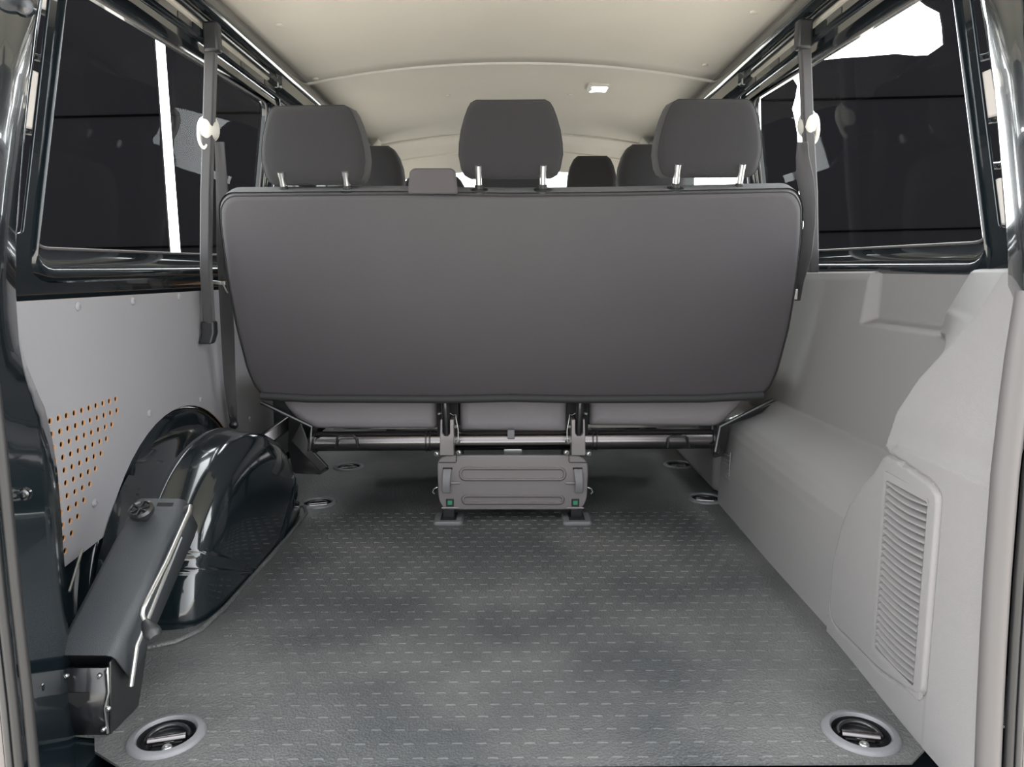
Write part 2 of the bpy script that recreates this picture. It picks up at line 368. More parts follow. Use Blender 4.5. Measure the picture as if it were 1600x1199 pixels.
# window panes
for n, (sg, W) in enumerate([(-1, WIN), (1, WIN), (-1, WIN2), (1, WIN2), (-1, WIN3), (1, WIN3)]):
    m = MB(); lo = [Vector((sg*(XW(z)+.026), y, z)) for y, z in inset(W, -.004)]
    m.add(lo, [tuple(range(len(lo)))]); struct(m.build('window_%d' % (n+1), M['glass'], sharp=30), ['left rear side window pane', 'right rear side window pane', 'left sliding door window pane', 'right sliding door window pane', 'left cab door window pane', 'right cab door window pane'][n])
# ------------------------------------------------------------------ roof lining
def ceil(y0, y1, zf, nm, lab, m_=None, n=24, w=.712):
    m = MB(); L = []
    ys = [y0 + (y1-y0)*k/max(1, n) for k in range(n+1)]
    xs = [-w + 2*w*k/40 for k in range(41)]
    for y in ys:
        dz = zf(y); L.append([Vector((x, y, dz - .064*(abs(x)/.7)**2.1)) for x in xs])
    m.loft(L, False); o = m.build(nm, m_ or M['liner'], origin=(0, y0, 1.3), sharp=50, solid=.012, offset=1); struct(o, lab); return o
cl = ceil(.80, 2.648, lambda y: 1.390, 'ceiling', 'beige fabric headliner over the load area')
ceil(2.662, 3.905, lambda y: 1.398 - .006*(y-2.66), 'trim_2', 'middle section of beige headliner')
ceil(3.915, 4.36, lambda y: 1.388 - lin(y, [(3.9,0),(4.1,.008),(4.2,.04),(4.36,.125)]), 'trim_3', 'front section of beige headliner above windscreen', w=.69)
def arch(y, zc, r, nm, m_, lab, w=.70, wz=1):
    m = MB(); m.tube([(x, y, zc - .064*(abs(x)/.7)**2.1) for x in [-w + 2*w*k/40 for k in range(41)]], r, 8)
    o = m.build(nm, m_, sharp=60); struct(o, lab); return o
arch(2.652, 1.389, .007, 'trim_4', M['cream'], 'pale cross strip of headliner joint')
arch(2.672, 1.394, .004, 'trim_5', M['liner'], 'second rib of headliner joint')
arch(3.91, 1.389, .008, 'trim_6', M['liner'], 'front cross joint of headliner')
arch(4.20, 1.346, .006, 'trim_7', M['liner'], 'windscreen header rib', .66)
m = MB(); m.box((-.86,.80,1.43),(.86,4.3,1.45)); struct(m.build('trim_8', M['paint']), 'steel roof skin')
m = MB(); m.box((-.86,.82,1.405),(.86,.97,1.43)); struct(m.build('trim_9', M['paint']), 'rear roof frame')
for x, y in [(-.43,1.79),(-.13,1.72),(.135,1.715),(.41,1.76),(-.62,2.10),(.63,2.02),(-.66,2.62),(.63,2.5),(-.25,3.10),(.24,3.10),(.0,3.6)]:
    z = (1.390 if y < 2.65 else 1.395) - .064*(abs(x)/.7)**2.1
    m = MB(); m.lathe((x, y, z), (0,0,-1), [(.011,-.002),(.011,.002),(.008,.004),(.003,.0045)], 16); m.build('headliner_clip', M['liner'], cl)
# body ends
for sg in (-1, 1):
    m = MB(); m.loft([[Vector((sg*x, y, z)) for x, y, z in ((.72,3.66,1.22),(.64,3.70,1.335),(.64,3.80,1.335),(.72,3.84,1.22))], [Vector((sg*x, y, z)) for x, y, z in ((.73,3.64,.5),(.70,3.68,.5),(.70,3.84,.5),(.73,3.86,.5))]])
    struct(m.build('trim_%d' % (10 if sg < 0 else 11), M['cream'], bevel=.01), 'pale trim on door pillar, %s side' % ('left' if sg < 0 else 'right'))
    m = MB(); m.tube([(sg*.66, 4.10, 1.31), (sg*.635, 4.13, 1.30), (sg*.635, 4.2, 1.285), (sg*.66, 4.24, 1.28)], .010, 8)
    tag(m.build('grab_handle', M['cream']), 'pale roof grab handle on %s side by the windscreen' % ('left' if sg < 0 else 'right'), 'handle')
m = MB(); m.box((-.86,4.9,-.05),(.86,5.0,.80)); struct(m.build('wall_front', M['dark']), 'front bulkhead below the windscreen')
m = MB(); 
for sg in (-1, 1): m.box((sg*.82 if sg > 0 else -.86, YF, -.05), (.86 if sg > 0 else -.82, 4.95, .80))
struct(m.build('trim_12', M['dark']), 'front wings of the cab')
m = MB(); m.loft([[Vector((x, 4.37, 1.262 - .05*(abs(x)/.7)**2.1)) for x in [-.66+1.32*k/12 for k in range(13)]], [Vector((x, 4.93, .80)) for x in [-.8+1.6*k/12 for k in range(13)]]], False)
struct(m.build('window_7', M['glass']), 'windscreen')
t = thing('dashboard', 'dark dashboard under the windscreen', 'dashboard', (0, 4.7, 0))
m = MB(); m.extr([(-.80,4.52,.45),(-.80,4.50,.78),(-.80,4.56,.84),(-.80,4.88,.84),(-.80,4.88,.45)], (1.6,0,0)); m.build('dashboard_body', M['plastic_dark'], t, bevel=.02)
m = MB(); m.tube([(-.42+.18*math.cos(a), 4.36+.05*math.sin(a), .80+.17*math.sin(a)) for a in [2*PI*k/32 for k in range(33)]], .013, 8, False); m.build('steering_wheel', M['plastic_dark'], t)
m = MB(); m.tube([(-.42,4.36,.80),(-.42,4.52,.72)], .03, 12); m.build('steering_column', M['plastic_dark'], t)
# ------------------------------------------------------------------ plywood side panel with drilled holes
AY, AZ, AR = 1.735, -.045, .405
t = thing('side_panel', 'grey coated plywood panel with rows of drilled holes on left side', 'panel', (-.80, 1.6, 0))
arcp = [(AY + AR*math.cos(a), AZ + AR*math.sin(a)) for a in [math.radians(d) for d in range(10, 149, 6)]]
out = [(1.07,.632),(1.07,.20),(1.235,.158)] + arcp[::-1] + [(2.15,.02),(2.42,.02),(2.44,.636)]
HO = []
kmax = [9,9,8,7,6,5,4,3,2,1,0,-1]
for n in range(12):
    for k in range(-4, kmax[n]+1):
        y, z = 1.252 + .0238*k + .0006*n, .4245 + .0003*k - .0237*n
        if k > kmax[n]: continue
        HO.append((y, z))
m = MB()
XP = -.800
m.tess([out] + [circ(y, z, .0057, 12)[::-1] for y, z in HO], lambda a, b: (XP, a, b))
m.cur = 1
for y, z in HO:
    c = circ(y, z, .0057, 12); m.loft([[(XP, a, b) for a, b in c], [(XP-.0028, a, b) for a, b in c]], True, False, False)
    c2 = circ(y, z, .0064, 12); m.loft([[(XP+.0002, a, b) for a, b in c], [(XP+.0002, a, b) for a, b in c2]], True, False, False)
m.loft([[(XP, a, b) for a, b in out], [(XP-.0028, a, b) for a, b in out]], True, False, False)
m.build('plywood_sheet', [M['ply'], M['wood']], t, sharp=30)
for x, y in [(17,489),(121,479),(207,471),(279,464),(233,646),(313,625),(147,786),(390,655)]:
    p = P(x, y, X=XP); m = MB(); m.lathe(p, (1,0,0), [(.0085,0),(.0085,.0015),(.006,.004),(.003,.0045),(.0028,.0028),(.0002,.0028)], 16); m.build('screw_head', M['ply'], t)
# ------------------------------------------------------------------ left wheel arch (painted steel)
m = MB(); L = []
prof = [(.884,.455),(.852,.455),(.835,.455),(.832,.405),(.815,.402),(.806,.396),(.802,.380),(.798,.360),(.770,.352),(.735,.348),(.726,.352),(.712,.3525),(.704,.346),(.66,.343),(.635,.338),(.618,.328),(.606,.305),(.5985,.27),(.594,.21),(.591,.12),(.590,.0)]
prof = [(x, r) for x, r in prof]
N = 420
for x, r in prof:
    loop = []
    for k in range(N+1):
        a = PI*(k/N)
        rr = r*(1 + .030*math.cos(a)**2 + .05*abs(math.sin(2*a))**1.5*.35)
        bz = max(-.0, AZ + rr*1.0*math.sin(a)) if False else AZ + rr*math.sin(a)
        yy = AY - .035 + rr*1.06*math.cos(a) if x < .80 else AY + rr*math.cos(a)
        # pressed-in step bands on the two ends
        d = 0
        if x < .70:
            s = math.sin(a); g_ = math.exp(-((s - .42)/.016)**2) + math.exp(-((s - .50)/.016)**2); d = -.006*g_; yy = AY - .035 + (rr - .008*g_)*1.06*math.cos(a)
        loop.append(Vector((-(x + d), yy, bz)))
    L.append(loop)
m.loft(L, False)
m.build('wheel_arch', M['paint'], wl, sharp=50, label='glossy black domed wheel arch')
m = MB(); pts = [(-.586, AY-.035+.38*math.cos(a), .003) for a in (0,)]
pts = [(-.72,1.235,.003),(-.665,1.255,.003),(-.625,1.275,.003),(-.598,1.32,.003),(-.588,1.42,.003),(-.584,1.7,.003),(-.584,1.9,.003),(-.588,2.02,.003),(-.61,2.08,.003),(-.66,2.10,.003)]
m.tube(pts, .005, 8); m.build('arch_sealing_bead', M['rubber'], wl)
# front strut beyond arch, and dark struts by the sill
m = MB(); m.sweep([P(378,712,Y=2.10), P(468,648,Y=2.20)], .019, .015, (-.3,0,1), (.7,-.7,.2)); m.build('body_strut', M['tube'], wl, bevel=.004)
m = MB(); m.tube([P(129,858,X=-.79), P(108,925,X=-.77)], .0022, 8); m.build('drain_wire', M['zinc'], wl)
# ------------------------------------------------------------------ rear pillars
def pillar(sg, nm, lab, edge, low=True):
    """edge: photo points of its inner edge at Y=1.05, front to the opening seal at Y=.86"""
    E_ = [P(x, y, Y=1.05) for x, y in edge]
    m = MB(); rows = []
    for e in E_:
        z = e.z; x1 = abs(e.x)
        xs = lin(z, [(-.05,.625),(.4,.625),(.7,.612),(1.05,.55),(1.3,.46)])
        wall = XW(min(1.235, max(0, z))) + .01
        row = [(wall, 1.062), (x1+.012, 1.062), (x1+.003, 1.058), (x1, 1.048), (x1*.75+xs*.25, 1.03), (x1*.35+xs*.65, .97), (xs+.015, .90), (xs+.004, .872), (xs, .86), (xs+.004, .85), (xs+.03, .845), (xs+.20, .84)]
        rows.append([Vector((sg*a, b, z)) for a, b in row])
    m.loft(rows, False); return struct(m.build(nm, M['paint'], sharp=50), lab)
pl_ = pillar(-1, 'trim_13', 'glossy black left rear door pillar', [(150,-260),(95,-120),(63,-20),(50,60),(36,150),(26,230),(20,300),(15,370),(13,440),(14,480),(19,530),(33,570),(52,605),(68,640),(80,690),(88,740),(93,800),(97,860),(102,920),(108,990),(117,1070),(127,1130),(134,1165),(140,1230)])
pr_ = pillar(1, 'trim_14', 'glossy black right rear door pillar', [(1440,-260),(1500,-120),(1536,-20),(1551,60),(1566,153),(1573,230),(1581,330),(1586,400),(1588,450),(1590,500)])
for x, y, r in [(38,10,.008),(15,38,.006),(4,105,.005),(60,1075,.005),(38,772,.006)]:
    p = P(x, y, Y=.93); m = MB(); m.lathe(p, (.35,-1,0), [(r*1.6,0),(r*1.3,.003),(r,.003),(r*.6,.005),(.0005,.005)], 14); m.build('body_bolt', M['paint_clean'] if r < .01 else M['paint'], pl_)
for x, y, r in [(1579,5,.006),(1590,65,.005),(1582,125,.006)]:
    p = P(x, y, Y=.95); m = MB(); m.lathe(p, (-.35,-1,0), [(r*1.6,0),(r*1.3,.003),(r,.003),(r*.6,.005),(.0005,.005)], 14); m.build('body_bolt', M['paint_clean'], pr_)
# opening seals
def seal(sg, pts, nm, lab, r0, mats):
    root = thing(nm, lab, 'door seal', (sg*.6, .84, .04))
    q = [P(x, y, Y=.842) for x, y in pts]
    m = MB(); m.tube(q, r0, 12); m.build('seal_bulb', mats[0], root)
    m = MB(); m.tube([p + Vector((sg*(r0+.006), -.008, 0)) for p in q], .0055, 10); m.build('seal_lip', mats[1], root)
    m = MB(); m.tube([p + Vector((sg*(r0+.016), -.010, 0)) for p in q], .005, 10); m.build('seal_channel', M['blacksteel'], root)
    m = MB(); m.loft([[p + Vector((sg*(r0+.020), -.012, 0)) for p in q], [p + Vector((sg*.30, -.02, 0)) for p in q]], False); m.build('outer_flange', M['flange'], root, solid=.004)
seal(1, [(1609,455),(1602,500),(1592,560),(1584,620),(1577,680),(1570,740),(1564,820),(1558,900),(1552,1000),(1547,1100),(1543,1199),(1540,1260)], 'door_seal', 'pale grey rubber door seal down right edge of the opening', .0145, (M['grommet'], M['sealdark']))
seal(-1, [(-10,600),(0,680),(8,760),(16,840),(24,920),(33,1000),(43,1090),(53,1199),(60,1260)], 'door_seal', 'dark ribbed rubber door seal down left edge of the opening', .0065, (M['sealdark'], M['sealdark']))
# ------------------------------------------------------------------ right plastic side trim
def smin(a, b, k):
    h = max(0, min(1, .5 + .5*(b-a)/k)); return b*(1-h) + a*h - k*h*(1-h)
def sstep(a, b, x):
    t_ = max(0, min(1, (x-a)/(b-a))); return t_*t_*(3-2*t_)
VY0, VY1, VZ0, VZ1 = .992, 1.108, .075, .352
def FX(y, z):
    base = .770 + (z-.31)*.10 if z > .31 else .770
    base += .25*max(0, z-.655)
    box = lin(z, [(0,.600),(.12,.606),(.19,.614),(.215,.620),(.235,.632),(.25,.650),(.27,.690),(.30,.755),(.32,.83),(.4,1.0)])
    box += .006*sstep(1.6, 2.1, y)
    if y > 2.105: box += (y-2.105)*12
    x = smin(base, box, .010)
    T = lin(y, [(.85,.43),(1.0,.43),(1.09,.425),(1.13,.40),(1.16,.365),(1.19,.340),(1.24,.290),(1.275,.225),(1.298,.15),(1.308,.06),(1.315,-.1)])
    dn = T - z
    bul = .592 + .0*(y-1) + (0 if dn > 0.02 else (.02-dn)*1.1)
    bul += -.010*sstep(1.3, .97, y) 
    if dn < -.0: bul += (-dn)*1.6
    x = smin(x, bul, .006)
    Yb = lin(z, [(0,.960),(.06,.962),(.372,.962),(.380,.975),(.386,1.10),(.40,1.13),(.456,1.117),(.512,1.089),(.564,1.045),(.61,1.01),(.67,.99)])
    sl = lin(z, [(0,.5),(.37,.5),(.384,5.),(.44,3.4),(.48,1.8),(.52,1.0),(.56,.58),(.60,.48),(.67,.45)])
    col = lin(z, [(0,.582),(.37,.583),(.46,.593),(.53,.612),(.6,.632),(.67,.655)]) - .0*(y)
    if y < .95: col += -.02*(y-.95)
    if y > Yb: col += (y-Yb)*sl
    x = smin(x, col, lin(z, [(0,.004),(.38,.006),(.45,.02),(.55,.04),(.67,.04)]))
    # storage tray cut into the top
    yn = 1.364 - (z-.56)*.85
    ins = min(sstep(yn-.02, yn+.03, y), 1 - sstep(1.660, 1.682, y + (z-.56)*.05), sstep(.552, .572, z))
    x = x + (max(x, .826) - x)*ins
    # recess for louvres
    e = min(y-VY0, VY1-y, z-VZ0, VZ1-z)
    if e > -.003: x += .016*sstep(-.003, .001, e)
    # joint line of cover against pillar part
    return x
COVER = [(.966,.080),(.980,.066),(1.10,.040),(1.270,.028),(1.292,.036),(1.300,.062),(1.296,.15),(1.262,.245),(1.22,.315),(1.175,.36),(1.135,.388),(1.10,.392),(.99,.382),(.966,.370)]
def inpoly(x, y, poly):
    c = False; j = len(poly)-1
    for i in range(len(poly)):
        (xi, yi), (xj, yj) = poly[i], poly[j]
        if (yi > y) != (yj > y) and x < (xj-xi)*(y-yi)/(yj-yi)+xi: c = not c
        j = i
    return c
def sdist(x, y, poly):
    d = 9
    for i in range(len(poly)):
        a, b = poly[i-1], poly[i]; vx, vy = b[0]-a[0], b[1]-a[1]; t_ = max(0, min(1, ((x-a[0])*vx+(y-a[1])*vy)/(vx*vx+vy*vy)))
        d = min(d, math.hypot(x-a[0]-t_*vx, y-a[1]-t_*vy))
    return d
COVR = round_poly(COVER, .012, 3)
st_ = thing('side_trim', 'moulded grey plastic side trim with wheel box, tray and louvred vent', 'trim panel', (.75, 1.5, 0))
ys = []; y = .838
while y < 1.35: ys.append(y); y += .0028
while y < 2.09: ys.append(y); y += .006
while y < 2.135: ys.append(y); y += .0025
ys.append(2.20)
zs = []; z = 0.0
while z < .672: zs.append(z); z += .0031
V = []; inn = []
for y in ys:
    for z in zs:
        x = FX(y, z)
        ic = False
        if .95 < y < 1.32 and z < .40:
            ic = inpoly(y, z, COVR); d = sdist(y, z, COVR)
            if d < .0032: x += .0045*(1 - (d/.0032)**2)
            if ic: x -= .0035*sstep(0, .006, d)
        V.append(Vector((x, y, z))); inn.append(ic)
# rounded top going outwards
nz = len(zs)
m1, m2 = MB(), MB(); F1, F2 = [], []
for i in range(len(ys)-1):
    for j in range(nz-1):
        q = (i*nz+j, i*nz+j+1, (i+1)*nz+j+1, (i+1)*nz+j)
        (F2 if sum(inn[k] for k in q) >= 3 else F1).append(q)
m1.add(V, F1); 
tops = [V[i*nz+nz-1] for i in range(len(ys))]
m1.loft([tops, [p + Vector((.006, 0, .004)) for p in tops], [p + Vector((.015, 0, .0055)) for p in tops], [Vector((.90, p.y, p.z+.0055)) for p in tops]], False)
m1.build('trim_moulding', M['plastic'], st_, sharp=55)
used = sorted({k for q in F2 for k in q}); mp = {k: n for n, k in enumerate(used)}
m2.add([V[k] for k in used], [tuple(mp[k] for k in q) for q in F2])
cov = m2.build('vent_cover', M['plastic'], st_, sharp=55)
m = MB(); m.box((FX(1.05,.2)+.0005, VY0, VZ0), (FX(1.05,.2)+.004, VY1, VZ1)); m.build('vent_backing', M['ring_plastic'], cov)
xs_ = .5805
m = MB(); fl = rrect(VY0-.018, VZ0-.014, VY1+.010, VZ1+.014, .006, 4); fi = rrect(VY0, VZ0, VY1, VZ1, .005, 4)
m.loft([[Vector((xs_+.004, a, b)) for a, b in fl], [Vector((xs_-.001, a, b)) for a, b in inset(fl, .002)], [Vector((xs_-.001, a, b)) for a, b in fi], [Vector((xs_+.012, a, b)) for a, b in fi]], True, False, False); gf = m.build('vent_frame', M['plastic'], cov, sharp=40)
NS = 25
for k in range(NS):
    zc = VZ0 + (VZ1-VZ0)*(k+.6)/NS; m = MB(); L = []
    for u in range(9):
        yy = VY0 + .002 + (VY1-VY0-.004)*u/8; bow = .004*math.sin(PI*u/8)
        c = Vector((xs_+.004, yy, zc - bow + .002)); L.append([c + Vector((a, 0, b)) for a, b in ((-.005,-.0035),(-.0052,-.0005),(.008,.0052),(.009,.0035))])
    m.loft(L); m.build('louvre', M['plastic'], cov, sharp=40)
# small vent at the far corner of the box
m = MB()
for k in range(6):
    a = P(1133, 709+k*7.0, X=.612); b = P(1141.5, 713+k*7.4, X=.612); m.tube([a+Vector((-.003,0,0)), b+Vector((-.003,0,0))], .0018, 6)
m.tube([P(1141.5,708,X=.610), P(1139,745,X=.610)], .0018, 6)
m.build('corner_vent', M['plastic'], st_)
# dark filler behind/below trim's far end
m = MB(); m.box((.62, 2.20, .0), (.86, 3.6, .24)); struct(m.build('trim_15', M['plastic'], bevel=.02), 'grey lower side lining beyond the bench')
m = MB(); m.box((.79, 2.16, .0), (.86, 3.6, .655)); struct(m.build('trim_16', M['plastic'], bevel=.012), 'grey upper side lining beyond the bench')
# ------------------------------------------------------------------ rear bench
B0 = Vector((0, 1.95, 0))
bench = thing('bench_seat', 'rear three-seat bench with charcoal back and three headrests, facing away', 'seat', B0)
p0 = Vector((0, 1.93, .35)); pt = Vector((0, 1.755, .85)); sl = (pt - p0).normalized(); nrm = Vector((1,0,0)).cross(sl).normalized()  # toward the rear
if nrm.y > 0: nrm = -nrm
px_out = [(352,303),(620,301),(800,304),(980,302),(1245,296),(1258,318),(1256,372),(1248,440),(1234,520),(1218,580),(1204,612),(1180,629),(800,631),(420,631),(398,612),(384,580),(366,510),(351,430),(340,350),(339,318)]
o2 = [PP(x, y, p0, nrm) for x, y in px_out]; o2 = [(p.x, (p-p0).dot(sl)) for p in o2]
o2 = round_poly(o2, [.05,.02,.02,.02,.05,.03,.02,.02,.02,.02,.03,.03,.02,.03,.03,.02,.02,.02,.02,.03], 4)
def on(loop, d): return [p0 + Vector((1,0,0))*a + sl*b - nrm*d for a, b in loop]
m = MB()
m.loft([on(shr(o2, .018), .000), on(shr(o2, .009), .003), on(shr(o2, .004), .008), on(o2, .022), on(o2, .060), on(shr(o2, .012), .078), on(shr(o2, .03), .084)])
br = m.build('backrest', M['vinyl'], bench, sharp=60)
# slight pillowing folds come from the bump; seam follows the edge
m = MB(); q = on(shr(o2, .0065), .0055); m.tube(q + q[:1], .0022, 6, False); m.build('edge_piping', M['seam'], br)
m = MB()
m.loft([on(inset(o2, -.0012), .012), on(inset(o2, -.002), .03), on(inset(o2, -.002), .056), on(inset(o2, -.0005), .066)], True, False, False); m.build('side_panel_fabric', M['fabric'], br, sharp=60)
m = MB(); m.tube([PP(x, 622+dy, p0 + nrm*.004, nrm) for x, dy in [(408,-3),(480,1),(700,2),(800,0),(900,2),(1100,1),(1192,-4)]], .011, 10); m.build('bottom_roll', M['seam'], br)
# headrests
def headrest(cpx, bottom_px, top_px, ang):
    cx = P(cpx, 230, Y=1.76).x; z0 = P(800, bottom_px, Y=1.775).z; z1 = P(800, top_px, Y=1.76).z; H = z1 - z0
    half = [(0,.092),(.04,.104),(.12,.111),(.30,.1165),(.45,.115),(.62,.110),(.78,.102),(.90,.094),(.965,.087),(1.0,.076)]
    outl = [(w_*1.05, v*H) for v, w_ in half] + [(-w_*1.05, v*H) for v, w_ in reversed(half)]
    c = Vector((cx, 1.815, z0)); tl = math.radians(6)
    up = Vector((0, -math.sin(tl), math.cos(tl))); bk = Vector((0, -math.cos(tl), -math.sin(tl))); rt = Vector((1,0,0))
    R_ = Matrix.Rotation(ang, 3, 'Z'); rt = R_ @ rt; bk = R_ @ bk
    m = MB(); L = []
    for ins, d in ((.040,.047),(.014,.0455),(.004,.041),(.0,.032),(.0,-.034),(.006,-.046),(.02,-.055),(.034,-.058)):
        L.append([c + rt*a + up*b + bk*d for a, b in shr(outl, ins)])
    m.loft(L); h_ = m.build('headrest', M['fabric_head'], bench, origin=c, bevel=.0, sharp=70)
    m = MB(); q = [c + rt*a + up*b + bk*.0375 for a, b in shr(outl, .0012)]
    m.tube(q + q[:1], .0010, 6, False); m.build('seam', M['seam'], h_)
    for sg in (-1, 1):
        base = c + rt*(.0755*sg); zt = P(800, 298, Y=1.79).z
        tp = base + bk*.050; tp.z = z0+.024; bt = base + bk*.028; bt.z = zt; 
        m = MB(); m.tube([bt, bt + (tp-bt)*.45 + Vector((0,.0,.004)), tp], .0078, 12); m.build('post', M['chrome'], h_)
        m = MB(); m.lathe(bt - Vector((0,0,.004)), (0,-.33,1), [(.024,-.002),(.024,.004),(.020,.008),(.010,.009),(.010,.016),(.008,.018)], 20); m.build('post_sleeve', M['black_plastic'], h_)
headrest(487, 284, 159, -.03); headrest(798, 276, 152, 0); headrest(1111, 276, 153, .03)
# belt outlet on top of the back
m = MB(); lo = round_poly([(637,304),(640,268),(646,263),(706,263),(712,268),(716,304)], 6, 4)
m.loft([[P(x*(1-s_) + 676*s_, y*(1-s_)+284*s_, Y=Y_) for x, y in lo] for s_, Y_ in ((.10,1.748),(.0,1.754),(0,1.80),(.05,1.82))]); m.build('belt_outlet_cover', M['outlet'], bench, sharp=50, bevel=.002)
# cushions
for xa, xb, yb, lab in ((440,684,667,0),(719,886,672,0),(920,1165,665,0)):
    a = P(xa, 640, Y=2.02); b = P(xb, 640, Y=2.02); zb = P(800, yb, Y=2.02).z; zt = .43
    cut0 = .0 if xa != 440 else .075; cut1 = .0 if xb != 1165 else .075
    sec = round_poly([(a.x+cut0, zb), (b.x-cut1, zb), (b.x, zb+.08 if cut1 else zb+.02), (b.x, zt), (a.x, zt), (a.x, zb+.08 if cut0 else zb+.02)], [.03,.03,.05,.03,.03,.05], 6)
    m = MB(); L = []
    for ins, Y_ in ((.028,1.985),(.010,1.990),(0,2.01),(0,2.40),(.01,2.44),(.03,2.46)):
        L.append([Vector((x, Y_, z + (.004*math.sin(x*30) if z < zb+.02 else 0))) for x, z in shr(sec, ins)])
    m.loft(L); m.build('seat_cushion', M['cushion'], bench, sharp=60)
# cross tube
YT = 2.005
def T(px, py, Y=YT): return P(px, py, Y=Y)
m = MB(); a = T(490,690); b = T(1118,686); m.tube([a, b], .0275, 24); tb = m.build('cross_tube', M['tube'], bench)
for x in (667, 925):
    for dx in (0, 6):
        p = a + (b-a)*((x+dx-490)/628); m = MB(); m.tube([p - Vector((.0025,0,0)), p + Vector((.0025,0,0))], .0295, 24); m.build('weld_ring', M['blacksteel'], tb)
for x in (493, 1115):
    p = a + (b-a)*((x-490)/628); m = MB(); m.lathe(p, (1,0,0), [(.032,-.004),(.032,.004)], 20); m.build('end_flange', M['blacksteel'], tb)
for x0 in (525, 1043):
    m = MB()
    c = [T(x0,700,1.972), T(x0+2,684,1.968), T(x0+6,681,1.968), T(x0+27,681,1.968), T(x0+31,684,1.968), T(x0+34,700,1.972)]
    m.tube(c, .0028, 8); m.build('wire_clip', M['blacksteel'], tb)
# end brackets and side rods
for pts, tri in (([(408,629),(487,667),(483,705)], [(455,690),(500,738),(512,730),(486,702),(470,660)]), ([(1208,625),(1125,667),(1118,706)], [(1120,670),(1128,704),(1122,712),(1112,700),(1112,664)])):
    m = MB(); m.tube([P(x, y, Y=1.96) for x, y in pts], .0055, 8); m.build('side_rod', M['paint_satin'], bench)
    m = MB(); m.extr([P(x, y, Y=2.0) for x, y in tri], (0,.012,0)); m.build('side_bracket', M['blacksteel'], bench, bevel=.002)
m = MB(); m.extr([P(x, y, Y=2.06) for x, y in [(452,640),(490,668),(486,715),(512,735),(500,742),(458,740),(450,700)]], (0,.02,0)); m.build('side_bracket', M['blacksteel'], bench)
m = MB(); m.extr([P(x, y, Y=2.06) for x, y in [(1120,664),(1205,632),(1190,645),(1140,665),(1132,712),(1116,716)]], (0,.02,0)); m.build('side_bracket', M['blacksteel'], bench)
# centre linkage: front plate, uprights, levers
YP = 1.945
def plate(poly, Y, th, name, m_, par=bench, bevel=.0015, label=None):
    m = MB(); m.extr([P(x, y, Y=Y) for x, y in poly], (0, th, 0)); return m.build(name, m_, par, bevel=bevel, label=label)
lp = round_poly([(683,722),(694,712),(906,712),(918,722),(919,740),(917,782),(908,797),(694,797),(685,782)], [10,6,6,10,6,12,8,8,12], 4)
fp = plate(lp, YP, .014, 'foot_plate', M['plate'], bevel=.003)
for (x0, y0, x1, y1) in ((718,731,884,751),(722,774,881,788)):
    o_ = rrect(x0, y0, x1, y1, (y1-y0)/2-.5, 8); i_ = inset(o_, 3)
    m = MB(); m.loft([[P(x, y, Y=YP+.0005) for x, y in inset(o_, -1.5)], [P(x, y, Y=YP-.0055) for x, y in inset(o_, .5)], [P(x, y, Y=YP-.0055) for x, y in inset(o_, 2.2)], [P(x, y, Y=YP-.0003) for x, y in inset(o_, 4)]], True, False, False)
    m.build('pressed_bead', M['plate'], fp, sharp=30)
for x0, x1, y0, y1 in ((686,713,712,723),(889,917,712,723)):
    m = MB(); m.tube([P(x, y, Y=YP-.001) for x, y in ([(x0,y1),(x1-1,y1),(x1,y1-2),(x1,y0)] if x0 < 800 else [(x1,y1),(x0+1,y1),(x0,y1-2),(x0,y0)])], .0012, 6); m.build('corner_crease', M['seam'], fp)
